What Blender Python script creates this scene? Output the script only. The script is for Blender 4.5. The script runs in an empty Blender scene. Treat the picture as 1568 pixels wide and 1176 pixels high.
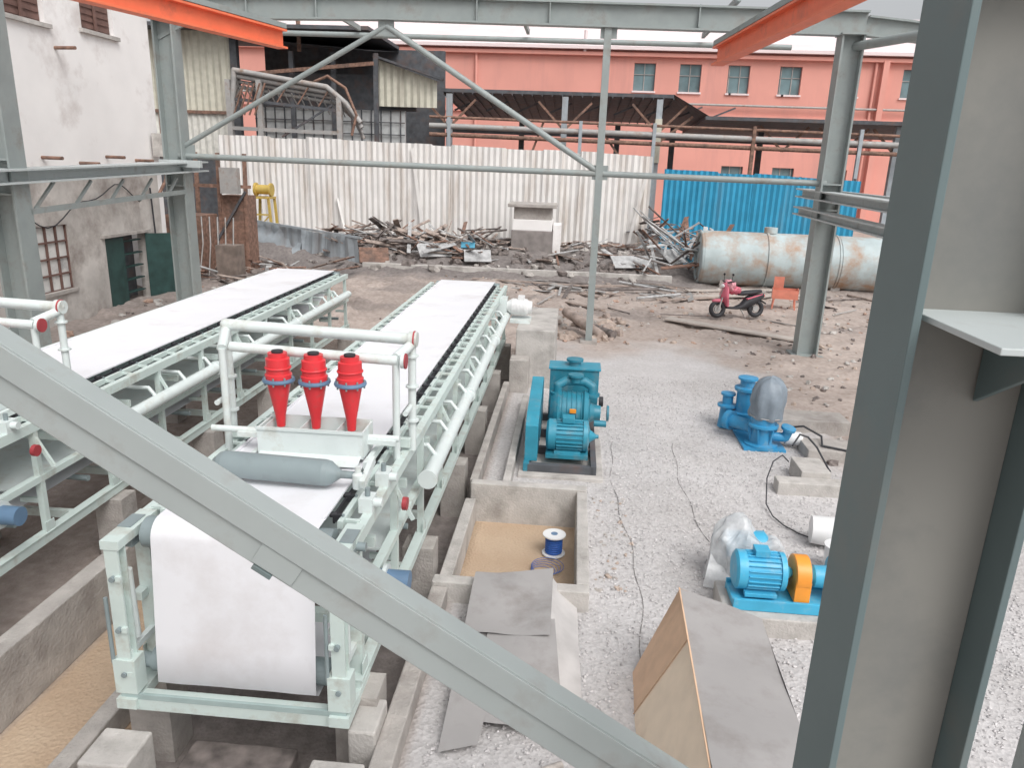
import bpy, math, random
from mathutils import Vector, Matrix, noise
random.seed(7)
rad=math.radians
# ------------------------------------------------------------ materials
MATS={}
def mat(name,col,rough=.6,metal=0.,var=.15,scale=3.,dirt=None,dirt_amt=.5,dscale=1.2,bump=.0,bscale=40.,streak=False,alpha=1.,trans=0.):
    if name in MATS: return MATS[name]
    m=bpy.data.materials.new(name); m.use_nodes=True
    nt=m.node_tree; N=nt.nodes; L=nt.links
    b=N['Principled BSDF']
    b.inputs['Roughness'].default_value=rough; b.inputs['Metallic'].default_value=metal
    tc=N.new('ShaderNodeTexCoord')
    mp=N.new('ShaderNodeMapping'); L.new(tc.outputs['Object'],mp.inputs['Vector'])
    if streak: mp.inputs['Scale'].default_value=(1,1,.12)
    n1=N.new('ShaderNodeTexNoise'); n1.inputs['Scale'].default_value=scale; n1.inputs['Detail'].default_value=6
    L.new(tc.outputs['Object'],n1.inputs['Vector'])
    r1=N.new('ShaderNodeValToRGB'); L.new(n1.outputs['Fac'],r1.inputs['Fac'])
    lo=[max(0,c*(1-var)) for c in col]; hi=[min(1,c*(1+var)) for c in col]
    r1.color_ramp.elements[0].position=.3; r1.color_ramp.elements[1].position=.7
    r1.color_ramp.elements[0].color=(*lo,1); r1.color_ramp.elements[1].color=(*hi,1)
    out=r1.outputs['Color']
    if dirt:
        n2=N.new('ShaderNodeTexNoise'); n2.inputs['Scale'].default_value=dscale; n2.inputs['Detail'].default_value=9; n2.inputs['Roughness'].default_value=.65
        L.new(mp.outputs['Vector'],n2.inputs['Vector'])
        r2=N.new('ShaderNodeValToRGB'); L.new(n2.outputs['Fac'],r2.inputs['Fac'])
        r2.color_ramp.elements[0].position=.62-.25*dirt_amt; r2.color_ramp.elements[1].position=.78-.15*dirt_amt
        mx=N.new('ShaderNodeMixRGB'); L.new(r2.outputs['Color'],mx.inputs['Fac'])
        L.new(out,mx.inputs['Color1']); mx.inputs['Color2'].default_value=(*dirt,1)
        out=mx.outputs['Color']
    L.new(out,b.inputs['Base Color'])
    if bump>0:
        n3=N.new('ShaderNodeTexNoise'); n3.inputs['Scale'].default_value=bscale; n3.inputs['Detail'].default_value=5
        L.new(tc.outputs['Object'],n3.inputs['Vector'])
        bp=N.new('ShaderNodeBump'); bp.inputs['Strength'].default_value=bump; bp.inputs['Distance'].default_value=.03
        L.new(n3.outputs['Fac'],bp.inputs['Height']); L.new(bp.outputs['Normal'],b.inputs['Normal'])
    if alpha<1: b.inputs['Alpha'].default_value=alpha
    if trans>0: b.inputs['Transmission Weight'].default_value=trans
    MATS[name]=m; return m
belt_m=mat('belt_white',(.78,.78,.81),.55,var=.03,scale=.8,dirt=(.66,.64,.65),dirt_amt=.38,dscale=.9)
frame_m=mat('pale_green_paint',(.59,.68,.65),.45,var=.07,dirt=(.43,.43,.38),dirt_amt=.38,dscale=3)
frame2_m=mat('pale_pipe_paint',(.67,.73,.72),.4,var=.06,dirt=(.52,.52,.47),dirt_amt=.38,dscale=3)
steel_m=mat('grey_green_steel',(.29,.325,.32),.5,var=.1,scale=2,dirt=(.24,.235,.215),dirt_amt=.4,dscale=2,bump=.1,bscale=60)
brace_m=mat('brace_steel',(.35,.385,.38),.5,var=.06,scale=3,dirt=(.28,.27,.255),dirt_amt=.38,dscale=3.0)
lbeam_m=mat('light_beam_steel',(.48,.52,.52),.5,var=.06,scale=3,dirt=(.35,.35,.34),dirt_amt=.3,dscale=3)
col_m=mat('column_steel',(.125,.17,.175),.5,var=.08,scale=1.5,dirt=(.18,.18,.165),dirt_amt=.4,dscale=1.2)
colw_m=mat('column_web_steel',(.24,.235,.215),.6,var=.10,scale=1.2,dirt=(.165,.17,.165),dirt_amt=.5,dscale=1.6)
orange_m=mat('crane_orange',(.83,.19,.09),.5,var=.06,dirt=(.6,.16,.09),dirt_amt=.35,dscale=2)
conc_m=mat('concrete',(.42,.39,.365),.9,var=.15,scale=4,dirt=(.28,.25,.23),dirt_amt=.5,dscale=1.5,bump=.5,bscale=30)
conc2_m=mat('concrete_light',(.49,.465,.44),.9,var=.15,scale=3,dirt=(.32,.30,.28),dirt_amt=.52,dscale=2,bump=.4,bscale=30)
black_m=mat('black_rubber',(.03,.03,.035),.6)
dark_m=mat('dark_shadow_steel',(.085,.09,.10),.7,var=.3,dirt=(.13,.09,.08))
grey_m=mat('grey_roller',(.24,.29,.30),.45,var=.08,dirt=(.2,.23,.23),dirt_amt=.3,dscale=4)
red_m=mat('red_plastic',(.70,.04,.05),.38,var=.08,dirt=(.55,.07,.07),dirt_amt=.3,dscale=8)
dred_m=mat('flange_red',(.38,.05,.06),.5)
blue_m=mat('flange_blue',(.13,.22,.34),.45)
teal_m=mat('teal_pump_paint',(.025,.20,.28),.42,var=.15,dirt=(.12,.23,.27),dirt_amt=.42,dscale=5)
teal2_m=mat('teal_motor_paint',(.035,.27,.38),.42,var=.12,dirt=(.14,.28,.34),dirt_amt=.4,dscale=5)
pblue_m=mat('blue_pump_paint',(.04,.27,.50),.42,var=.15,dirt=(.15,.30,.42),dirt_amt=.42,dscale=5)
cyan_m=mat('light_blue_motor',(.06,.40,.62),.42,var=.1,dirt=(.2,.43,.56),dirt_amt=.35,dscale=5)
oguard_m=mat('orange_guard',(.85,.32,.04),.4)
white_m=mat('white_plastic',(.76,.76,.76),.4,var=.05)
wood_m=mat('plywood',(.74,.50,.34),.7,var=.08,scale=5,dirt=(.58,.38,.25),dirt_amt=.35)
woodl_m=mat('plywood_light',(.88,.73,.57),.7,var=.06,scale=4,dirt=(.72,.57,.43),dirt_amt=.3)
sheet_m=mat('grey_sheet',(.35,.335,.33),.75,var=.07,scale=1.5,dirt=(.27,.25,.24),dirt_amt=.5,dscale=2,bump=.1,bscale=10)
tarp_m=mat('motor_cover',(.21,.25,.29),.5,var=.12,scale=5,bump=.3,bscale=9)
film_m=mat('plastic_film',(.66,.67,.68),.22,var=.25,scale=6,bump=.8,bscale=6,alpha=.68)
wfence_m=mat('white_corrugated',(.74,.72,.70),.6,var=.06,scale=1.2,dirt=(.52,.46,.41),dirt_amt=.45,dscale=1.6,streak=True)
bfence_m=mat('blue_corrugated',(.035,.30,.49),.5,var=.12,scale=1,dirt=(.09,.28,.41),dirt_amt=.4,streak=True)
cream_m=mat('cream_corrugated',(.58,.56,.47),.7,var=.1,dirt=(.38,.35,.29),dirt_amt=.45,streak=True,dscale=2)
pink_m=mat('salmon_wall',(.71,.33,.275),.85,var=.06,scale=.3,dirt=(.60,.29,.25),dirt_amt=.45,dscale=.5,streak=True)
proof_m=mat('pale_pink_roof',(.80,.68,.68),.8,var=.06,scale=.3)
glass_m=mat('window_glass',(.15,.23,.25),.25,var=.3,scale=.8)
plast_m=mat('old_plaster',(.86,.84,.83),.9,var=.04,scale=.8,dirt=(.60,.55,.53),dirt_amt=.36,dscale=.6,bump=.2,bscale=8)
plast2_m=mat('dirty_plaster',(.54,.51,.48),.9,var=.2,scale=1,dirt=(.28,.245,.225),dirt_amt=.6,dscale=.7,bump=.4,bscale=8)
brown_m=mat('brown_wood',(.16,.09,.075),.7,var=.3)
dgreen_m=mat('dark_green_door',(.025,.065,.06),.5,var=.3)
rust_m=mat('rust',(.23,.135,.10),.85,var=.4,scale=6,dirt=(.10,.075,.065))
rpipe_m=mat('dusty_pipe',(.38,.37,.36),.6,var=.2,scale=2,dirt=(.26,.19,.15),dirt_amt=.45,dscale=2)
tank_m=mat('tank_paint',(.42,.49,.50),.6,var=.14,scale=1.2,dirt=(.37,.225,.14),dirt_amt=.68,dscale=.9,bump=.3,bscale=5)
yellow_m=mat('yellow_rusty',(.56,.40,.10),.6,var=.2,dirt=(.3,.18,.08),dscale=3)
gpanel_m=mat('blue_grey_panel',(.36,.40,.43),.6,var=.12,dirt=(.26,.25,.25),dirt_amt=.45,dscale=1.5,streak=True)
timber_m=mat('weathered_timber',(.34,.275,.24),.85,var=.35,scale=5)
scrapl_m=mat('scrap_light_metal',(.42,.42,.42),.5,var=.3,scale=4)
soil_m=mat('rubble_dark',(.17,.145,.135),.95,var=.5,scale=5)
brick_m=mat('rubble_brick',(.42,.29,.23),.95,var=.3,scale=5)
dstone_m=mat('dirt_clod',(.42,.34,.29),.95,var=.25,scale=5)
stone_m=mat('gravel_stone',(.51,.49,.49),.9,var=.42,scale=17)
pinkc_m=mat('scooter_pink',(.62,.15,.21),.4,var=.15)
hose_m=mat('black_hose',(.04,.04,.045),.5)
bcable_m=mat('blue_cable',(.03,.12,.45),.5)
# ------------------------------------------------------------ builder
class B:
    def __init__(s,name): s.name=name; s.v=[]; s.f=[]; s.mi=[]; s.sm=[]; s.mats=[]; s.M=Matrix.Identity(4)
    def _m(s,m):
        if m not in s.mats: s.mats.append(m)
        return s.mats.index(m)
    def add(s,vs,fs,m,smooth=False):
        o=len(s.v); i=s._m(m)
        s.v+= [s.M@Vector(p) for p in vs]
        for f in fs: s.f.append([o+k for k in f]); s.mi.append(i); s.sm.append(smooth)
    def box(s,c,d,m,R=None):
        c=Vector(c); hx,hy,hz=[q/2 for q in d]
        vs=[]
        for x in(-hx,hx):
            for y in(-hy,hy):
                for z in(-hz,hz):
                    p=Vector((x,y,z)); 
                    if R: p=R@p
                    vs.append(c+p)
        s.add(vs,[(0,1,3,2),(4,6,7,5),(0,4,5,1),(2,3,7,6),(0,2,6,4),(1,5,7,3)],m)
    def bb(s,x0,x1,y0,y1,z0,z1,m): s.box(((x0+x1)/2,(y0+y1)/2,(z0+z1)/2),(x1-x0,y1-y0,z1-z0),m)
    def beam(s,a,b,w,h,m,up=(0,0,1)):
        a=Vector(a); b=Vector(b); d=(b-a); L=d.length; d.normalize(); up=Vector(up)
        if abs(d.dot(up))>.98: up=Vector((0,1,0))
        x=d.cross(up).normalized(); z=x.cross(d)
        R=Matrix((x,d,z)).transposed()
        s.box((a+b)/2,(w,L,h),m,R)
    def hbeam(s,a,b,w,h,m,t=.02,up=(0,0,1),m2=None):
        a=Vector(a); b=Vector(b); d=(b-a).normalized(); u=Vector(up)
        if abs(d.dot(u))>.98: u=Vector((0,1,0))
        x=d.cross(u).normalized(); z=x.cross(d)
        o=z*(h/2-t/2)
        s.beam(a+o,b+o,w,t,m,up); s.beam(a-o,b-o,w,t,m,up); s.beam(a,b,t*.8,h-2*t,m2 or m,up)
    def cyl(s,a,b,r,m,r2=None,n=16,caps=True):
        a=Vector(a); b=Vector(b); r2=r if r2 is None else r2
        d=(b-a).normalized(); u=Vector((0,0,1)) if abs(d.z)<.9 else Vector((1,0,0))
        x=d.cross(u).normalized(); y=d.cross(x)
        vs=[];
        for k in range(n):
            t=2*math.pi*k/n; e=x*math.cos(t)+y*math.sin(t); vs+= [a+e*r,b+e*r2]
        s.add(vs,[(2*k,2*k+1,(2*k+3)%(2*n),(2*k+2)%(2*n)) for k in range(n)],m,True)
        if caps: s.add(vs,[[2*k for k in range(n)],[2*k+1 for k in range(n)][::-1]],m)
    def lathe(s,o,d,prof,m,n=20):
        o=Vector(o); d=Vector(d).normalized()
        for (h0,r0),(h1,r1) in zip(prof,prof[1:]):
            if abs(h1-h0)<1e-5:
                h1+=1e-4
            s.cyl(o+d*h0,o+d*h1,max(r0,.001),m,max(r1,.001),n,caps=False)
        s.cyl(o+d*prof[0][0],o+d*(prof[0][0]+.001),prof[0][1],m,n=n); s.cyl(o+d*(prof[-1][0]-.001),o+d*prof[-1][0],prof[-1][1],m,n=n)
    def sph(s,c,r,m,n=10,amp=0,seed=0,smooth=True):
        c=Vector(c); rr=r if hasattr(r,'__len__') else (r,r,r)
        vs=[];fs=[]
        nl=n; ns=n*2
        for i in range(nl+1):
            ph=math.pi*i/nl
            for j in range(ns):
                th=2*math.pi*j/ns
                p=Vector((math.sin(ph)*math.cos(th),math.sin(ph)*math.sin(th),math.cos(ph)))
                k=1+amp*noise.noise(p*2.2+Vector((seed,seed*.7,1)))+.5*amp*noise.noise(p*6+Vector((seed,3,1)))
                vs.append(c+Vector((p.x*rr[0],p.y*rr[1],p.z*rr[2]))*k)
        for i in range(nl):
            for j in range(ns):
                fs.append((i*ns+j,(i+1)*ns+j,(i+1)*ns+(j+1)%ns,i*ns+(j+1)%ns))
        s.add(vs,fs,m,smooth)
    def tube(s,pts,r,m,n=10):
        for a,b in zip(pts,pts[1:]): s.cyl(a,b,r,m,n=n)
        for p in pts[1:-1]: s.sph(p,r*1.0,m,n=6)
    def ring(s,c,R,r,m,axis='x',n=20,k=8):
        vs=[];fs=[];c=Vector(c)
        for i in range(n):
            t=2*math.pi*i/n
            for j in range(k):
                q=2*math.pi*j/k; rr=R+r*math.cos(q); h=r*math.sin(q)
                if axis=='y': p=Vector((rr*math.cos(t),h,rr*math.sin(t)))
                elif axis=='x': p=Vector((h,rr*math.cos(t),rr*math.sin(t)))
                else: p=Vector((rr*math.cos(t),rr*math.sin(t),h))
                vs.append(c+p)
        for i in range(n):
            for j in range(k):
                fs.append((i*k+j,((i+1)%n)*k+j,((i+1)%n)*k+(j+1)%k,i*k+(j+1)%k))
        s.add(vs,fs,m,True)
    def sheet(s,p00,p10,p11,p01,m,nx=10,ny=10,amp=.02,seed=0,th=.0,smooth=True):
        p00,p10,p11,p01=map(Vector,(p00,p10,p11,p01)); vs=[];fs=[]
        nrm=(p10-p00).cross(p01-p00).normalized()
        for i in range(nx+1):
            for j in range(ny+1):
                u=i/nx;v=j/ny
                p=(p00*(1-u)+p10*u)*(1-v)+(p01*(1-u)+p11*u)*v
                vs.append(p+nrm*amp*noise.noise(p*1.7+Vector((seed,0,seed))))
        for i in range(nx):
            for j in range(ny):
                a=i*(ny+1)+j; fs.append((a,a+ny+1,a+ny+2,a+1))
        s.add(vs,fs,m,smooth)
    def corr(s,a,b,z0,z1,m,per=.3,amp=.035,panel=1.0,jit=.0,lean=0.,z0b=None,z1b=None):
        a=Vector((a[0],a[1],0)); b=Vector((b[0],b[1],0)); d=b-a; L=d.length; d.normalize(); nrm=Vector((d.y,-d.x,0))
        z0b=z0 if z0b is None else z0b; z1b=z1 if z1b is None else z1b
        n=int(L/per*4); vs=[];fs=[]
        rnd=random.Random(3); jt={}
        for i in range(n+1):
            t=L*i/n; pi=int(t/panel)
            if pi not in jt: jt[pi]=(rnd.uniform(-jit,jit),rnd.uniform(-jit,jit)*.6)
            w=(0,1,0,-1)[i%4]*amp+jt[pi][1]*.3
            f=t/L
            p=a+d*t+nrm*w
            vs.append(p+Vector((0,0,z0*(1-f)+z0b*f))); vs.append(p+nrm*lean*jt[pi][0]+Vector((0,0,z1*(1-f)+z1b*f+jt[pi][0])))
        for i in range(n): fs.append((2*i,2*i+2,2*i+3,2*i+1))
        s.add(vs,fs,m)
    def done(s,bevel=0.):
        xs=[p.x for p in s.v];ys=[p.y for p in s.v];zs=[p.z for p in s.v]
        o=Vector(((min(xs)+max(xs))/2,(min(ys)+max(ys))/2,min(zs)))
        me=bpy.data.meshes.new(s.name); me.from_pydata([p-o for p in s.v],[],s.f)
        for m in s.mats: me.materials.append(m)
        me.polygons.foreach_set('material_index',s.mi); me.polygons.foreach_set('use_smooth',s.sm); me.update()
        ob=bpy.data.objects.new(s.name,me); ob.location=o; bpy.context.scene.collection.objects.link(ob)
        if bevel>0:
            md=ob.modifiers.new('bevel','BEVEL'); md.width=bevel; md.segments=2; md.limit_method='ANGLE'; md.angle_limit=rad(50)
        return ob
# ------------------------------------------------------------ ground
def ss(a,b,x):
    t=max(0,min(1,(x-a)/(b-a))); return t*t*(3-2*t)
PX0,PX1,PY0,PY1=-9.3,-1.4,1.0,21.2
BX0,BX1,BY0,BY1=-1.35,.28,8.2,11.0
def inpit(x,y):
    return (PX0<x<PX1 and PY0<y<PY1) or (BX0-.2<x<BX1 and BY0<y<BY1)
def gz(x,y):
    if PX0<x<PX1 and PY0<y<PY1: return -.5
    if BX0-.2<x<BX1 and BY0<y<BY1: return -.35
    m=1.05*ss(33.5,39.5,y)*(1-.75*ss(3.2,7,x))
    n1=noise.noise(Vector((x*.35,y*.35,0))); n2=noise.noise(Vector((x*1.3,y*1.3,5))); n3=noise.noise(Vector((x*3.1,y*3.1,9)))
    rough=.04+.22*ss(33,37,y)*(1-ss(43,46,y))*(1-.5*ss(4,8,x))
    rough+=.11*ss(21.5,25,y)*(1-ss(33,36,y))+ .09*ss(4.3,5.5,x)*ss(13,15,y)*(1-ss(21.5,25,y))
    if x<-1.3 and y>20: rough+=.15*ss(21.3,23,y)*(1-ss(33,35,y))
    return m+rough*(n1*.6+n2*.8+n3*.45)*(1 if (y>21.5 or x>.5 or y<4) else .15)
def lines(segs,extra):
    o=[]
    for a,b,st in segs:
        k=a
        while k<b: o.append(k); k+=st
    o.append(segs[-1][1])
    o=[q for q in o if all(abs(q-e)>.03 for e in extra)]
    for e in extra: o+= [e-.006,e+.006]
    return sorted(o)
gx=lines([(-400,-60,40),(-60,-20,2.5),(-20,14,.2),(14,30,.6),(30,60,3),(60,400,40)],[PX0,PX1,BX0-.2,BX1])
gy=lines([(-60,0,6),(0,20,.3),(20,44,.2),(44,60,1),(60,120,6),(120,600,60)],[PY0,PY1,BY0,BY1])
gv=[(x,y,gz(x,y)) for x in gx for y in gy]
ny=len(gy)
gf=[(i*ny+j,(i+1)*ny+j,(i+1)*ny+j+1,i*ny+j+1) for i in range(len(gx)-1) for j in range(ny-1)]
me=bpy.data.meshes.new('ground'); me.from_pydata(gv,[],gf)
ca=me.color_attributes.new('mask','FLOAT_COLOR','POINT')
buf=[]
for x,y,z in gv:
    n=noise.noise(Vector((x*.5,y*.5,3)))*1.2+noise.noise(Vector((x*1.9,y*1.9,3)))*.5
    g=ss(-1.35,-1.2,x)*(1-ss(20.6,23.0,y+n*1.4))*(1-ss(4.4,5.4,x+n*.9)*ss(12.5,14.5,y))
    if y<12 : g=max(g,ss(-1.35,-1.2,x))
    sand=0.; dk=0.
    if BX0-.2<x<BX1 and BY0<y<BY1: sand=1;g=0
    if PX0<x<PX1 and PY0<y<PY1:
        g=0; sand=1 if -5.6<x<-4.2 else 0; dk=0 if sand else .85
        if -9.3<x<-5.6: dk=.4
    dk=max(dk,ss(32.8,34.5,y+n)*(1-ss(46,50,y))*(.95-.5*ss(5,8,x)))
    dk=max(dk,.5*(1-ss(-12.5,-10.5,x+n))*ss(10,14,y))
    n5=noise.noise(Vector((x*.22,y*.5,31)))
    dk=max(dk,.45*ss(.1,.4,n5)*ss(23,26,y))
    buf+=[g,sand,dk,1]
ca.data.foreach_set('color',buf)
for p in me.polygons: p.use_smooth=True
gm=bpy.data.materials.new('ground_material'); gm.use_nodes=True; nt=gm.node_tree;N=nt.nodes;L=nt.links;bs=N['Principled BSDF'];bs.inputs['Roughness'].default_value=.95
geo=N.new('ShaderNodeNewGeometry'); at=N.new('ShaderNodeAttribute'); at.attribute_name='mask'; sp=N.new('ShaderNodeSeparateColor'); L.new(at.outputs['Color'],sp.inputs['Color'])
def nz(sc,det=6,typ='ShaderNodeTexNoise'):
    n=N.new(typ); n.inputs['Scale'].default_value=sc
    if typ=='ShaderNodeTexNoise': n.inputs['Detail'].default_value=det
    L.new(geo.outputs['Position'],n.inputs['Vector']); return n
def ramp(src,c0,c1,p0=.3,p1=.7):
    r=N.new('ShaderNodeValToRGB'); L.new(src,r.inputs['Fac']); e=r.color_ramp.elements; e[0].position=p0;e[1].position=p1;e[0].color=(*c0,1);e[1].color=(*c1,1); return r.outputs['Color']
def mix(f,a,b,t='MIX'):
    m=N.new('ShaderNodeMixRGB'); m.blend_type=t
    if isinstance(f,float): m.inputs['Fac'].default_value=f
    else: L.new(f,m.inputs['Fac'])
    L.new(a,m.inputs['Color1']);L.new(b,m.inputs['Color2']); return m.outputs['Color']
nb=nz(.9,8); nf=nz(7,8); vor=nz(24,typ='ShaderNodeTexVoronoi'); nl=nz(.35,4)
dirt=mix(.5,ramp(nb.outputs['Fac'],(.31,.25,.215),(.52,.44,.395)),ramp(nf.outputs['Fac'],(.28,.225,.195),(.53,.455,.415)))
vs_=N.new('ShaderNodeSeparateColor'); L.new(vor.outputs['Color'],vs_.inputs['Color'])
grav=mix(.5,ramp(vs_.outputs['Red'],(.33,.315,.315),(.63,.61,.61),0,1),ramp(nb.outputs['Fac'],(.44,.42,.41),(.58,.56,.56)))
grav=mix(.35,grav,ramp(nl.outputs['Fac'],(.37,.345,.33),(.60,.58,.58),.35,.6))
sandc=ramp(nb.outputs['Fac'],(.42,.30,.205),(.52,.40,.29))
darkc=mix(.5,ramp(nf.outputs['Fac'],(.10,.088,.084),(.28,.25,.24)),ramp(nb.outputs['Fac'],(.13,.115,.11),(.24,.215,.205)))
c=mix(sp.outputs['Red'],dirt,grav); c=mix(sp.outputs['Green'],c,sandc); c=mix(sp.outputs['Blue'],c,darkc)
L.new(c,bs.inputs['Base Color'])
bp=N.new('ShaderNodeBump');bp.inputs['Strength'].default_value=.7;bp.inputs['Distance'].default_value=.03
hm=mix(.5,vor.outputs['Distance'],nf.outputs['Fac']); L.new(hm,bp.inputs['Height']);L.new(bp.outputs['Normal'],bs.inputs['Normal'])
me.materials.append(gm); go=bpy.data.objects.new('ground',me); bpy.context.scene.collection.objects.link(go)
# gravel stones
g=B('gravel'); rnd=random.Random(2)
cnt=0
while cnt<17000:
    y=rnd.uniform(3.5,19); x=rnd.uniform(-1.1,6.0)
    if inpit(x,y) or (x<.45 and y>8) or (x>4.7 and y>13): continue
    r=rnd.uniform(.010,.026); z=gz(x,y)+r*.3
    q=[Vector((rnd.uniform(.7,1.2)*r*a,rnd.uniform(.7,1.2)*r*b,rnd.uniform(.5,.9)*r*c_)) for a,b,c_ in((1,0,0),(-1,0,0),(0,1,0),(0,-1,0),(0,0,1))]
    o=Vector((x,y,z)); R=Matrix.Rotation(rnd.uniform(0,6.28),3,'Z')
    g.add([o+R@p for p in q],[(0,2,4),(2,1,4),(1,3,4),(3,0,4)],stone_m); cnt+=1
g.done()
# ------------------------------------------------------------ belt filter machines
def machine(x0,x1,yA,yB,zt=2.13):
    b=B('belt_filter_machine')
    # belt path (y,z)
    r=.17; P=[]
    cy,cz=yA+r,zt-r
    P.append((yA+1.2,.58)); P.append((yA-.05,.56)); P.append((yA-.12,.62)); P.append((yA-.09,1.0)); P.append((yA-.045,1.5))
    for k in range(0,9):
        t=math.pi-math.pi/2*k/8; P.append((cy+r*math.cos(t),cz+r*math.sin(t)))
    for k in range(1,9): P.append((yA+.4+k*(yB-yA-1.2)/8,zt-.01))
    for k in range(0,13):
        t=math.pi/2-math.pi*k/12; P.append((yB-r+r*math.cos(t),cz+r*math.sin(t)))
    P.append((yB-1.2,zt-.55)); P.append((yB-3,.95)); P.append((yA+1.2,.9))
    vs=[];fs=[]
    nx=8
    for k,(y,z) in enumerate(P):
        for i in range(nx+1):
            u=i/nx; sag=.022*math.sin(math.pi*u) if (z>zt-.02 and yA+.6<y<yB-.6) else 0
            rip=.008*noise.noise(Vector((u*4,y*1.1,z*1.5)))
            if z<1.6: vs.append((x0+(x1-x0)*u,y+rip*1.5,z))
            else: vs.append((x0+(x1-x0)*u,y,z-sag+rip*.5))
    for k in range(len(P)-1):
        for i in range(nx):
            a=k*(nx+1)+i; fs.append((a,a+1,a+nx+2,a+nx+1))
    b.add(vs,fs,belt_m,True)
    # belt edge beads
    for xx in(x0+.015,x1-.015):
        b.beam((xx,yA+.3,zt),(xx,yB-.4,zt),.03,.02,belt_m)
    b.cyl((x0-.12,cy,cz),(x1+.12,cy,cz),r-.03,grey_m,n=24); b.cyl((x0-.12,yB-r,cz),(x1+.12,yB-r,cz),r-.03,grey_m,n=24)
    b.cyl((x0-.1,yA+.06,.74),(x1+.1,yA+.06,.74),.12,grey_m,n=20)
    for sx,xe in((-1,x0),(1,x1)):
        X=xe+sx*.28
        for z,h in((zt-.16,.12),(1.3,.08),(.52,.12)):
            b.beam((X,yA+.15,z),(X,yB,z),.09,h,frame_m)
        b.beam((X,yA+.15,.5+.09),(X,yB,.59),.12,.012,frame_m)
        b.beam((xe+sx*.1,yA+.4,zt-.10),(xe+sx*.1,yB-.2,zt-.10),.05,.07,frame_m)
        y=yA+.3; k=0
        while y<yB:
            b.beam((X,y,.5),(X,y,zt-.2),.075,.075,frame_m)
            b.box((X+sx*.046,y,.66),(.01,.16,.14),frame_m)
            if k%2: b.beam((X-sx*.02,y,zt-.22),(X+sx*.2,y+.02,1.46),.04,.04,frame_m)
            b.beam((X,y,1.0),(xe,y,1.0),.05,.06,frame_m)
            if k%2==0: b.bb(X-.2,X+.2,y-.18,y+.18,-.5,.44,conc_m)
            y+=1.4;k+=1
        y=yA+.5
        while y<yB-.2:
            b.box((xe+sx*.045,y,zt-.075),(.07,.05,.07),black_m)
            b.cyl((xe-sx*.02,y,zt-.05),(xe+sx*.05,y,zt-.05),.028,black_m,n=8)
            b.box((xe+sx*.19,y,zt-.1),(.14,.04,.03),frame_m)
            b.cyl((xe+sx*.1,y,zt-.06),(xe+sx*.1,y,zt-.04),.014,grey_m,n=6)
            y+=.42
        b.beam((xe+sx*.01,yA+.5,zt-.1),(xe+sx*.01,yB-.3,zt-.1),.02,.08,black_m)
        # head frame
        Xh=xe+sx*.24
        for yy in(yA-.14,yA+.32):
            b.hbeam((Xh,yy,.42),(Xh,yy,zt-.1),.12,.12,frame_m,t=.02)
        b.box((Xh,yA+.1,zt-.12),(.16,.62,.08),frame_m)
        b.box((Xh,yA+.1,.46),(.18,.7,.1),frame_m)
        b.box((Xh,yA-.14,.72),(.2,.16,.34),frame_m)
        b.box((Xh+sx*.02,cy,cz),(.12,.24,.2),grey_m); b.cyl((Xh-.14,cy,cz),(Xh+.16,cy,cz),.04,grey_m)
        b.cyl((Xh-.1,yA-.2,.85),(Xh-.1,yA-.2,1.5),.018,grey_m)
        for zz in(.75,1.2,1.7):
            b.box((Xh-sx*.05,yA-.21,zz),(.05,.03,.05),frame_m); b.cyl((Xh,yA-.24,zz),(Xh,yA-.2,zz),.025,grey_m,n=8)
        b.cyl((Xh,yA-.02,zt-.45),(Xh-sx*.0,yA+.0,1.0),.05,frame2_m)
        b.cyl((Xh-sx*.14,yA+.02,.74),(Xh-sx*.02,yA+.02,.74),.07,grey_m); b.box((Xh,yA+.1,.9),(.05,.5,.06),frame2_m)
    b.beam((x0-.3,yA-.14,.44),(x1+.3,yA-.14,.44),.14,.12,frame_m)
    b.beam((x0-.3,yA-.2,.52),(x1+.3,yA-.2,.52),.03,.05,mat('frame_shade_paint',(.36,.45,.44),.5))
    b.beam((x0-.25,yA+.32,1.15),(x1+.25,yA+.32,1.15),.1,.1,frame_m)
    y=yA+.9
    while y<yB:
        b.beam((x0-.28,y,.52),(x1+.28,y,.52),.08,.1,frame_m)
        b.beam((x0-.28,y,1.62),(x1+.28,y,1.62),.06,.1,frame_m)
        b.cyl((x0-.2,y+.4,.86),(x1+.2,y+.4,.86),.04,grey_m,n=10)
        y+=1.4
    # vacuum box and trays
    b.bb(x0+.45,x1-.45,yA+1.2,yB-1,zt-.5,zt-.2,grey_m)
    b.bb(x0-.18,x1+.18,yA+1.5,yB-1.5,1.18,1.2,frame2_m)
    # vacuum pipe on the right
    X=x1+.47
    b.cyl((X,yA+2.6,1.55),(X,yB-.5,1.55),.095,frame2_m,n=18)
    b.cyl((X,yA+2.58,1.55),(X,yA+2.62,1.55),.12,frame2_m,n=18)
    y=yA+3.2
    while y<yB-1:
        b.tube([(X,y,1.6),(X-.12,y,1.75),(x1-.4,y,1.74)],.03,frame2_m,n=8); y+=.9
    for yy in(yA+6,yA+10): b.cyl((X,yy,1.55),(X,yy+.05,1.55),.125,frame2_m,n=18)
    # bearing blocks, valves
    for yy in(yA+.75,yA+1.35):
        b.box((x1+.26,yy,zt-.03),(.13,.18,.14),frame2_m); b.cyl((x1+.26,yy,zt),(x1+.26,yy,zt+.12),.025,grey_m); b.cyl((x1+.4,yy,zt-.02),(x1+.2,yy,zt-.02),.045,frame2_m)
    b.cyl((x1+.42,yA+1.5,1.75),(x1+.47,yA+1.5,1.75),.07,dred_m)
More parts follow.
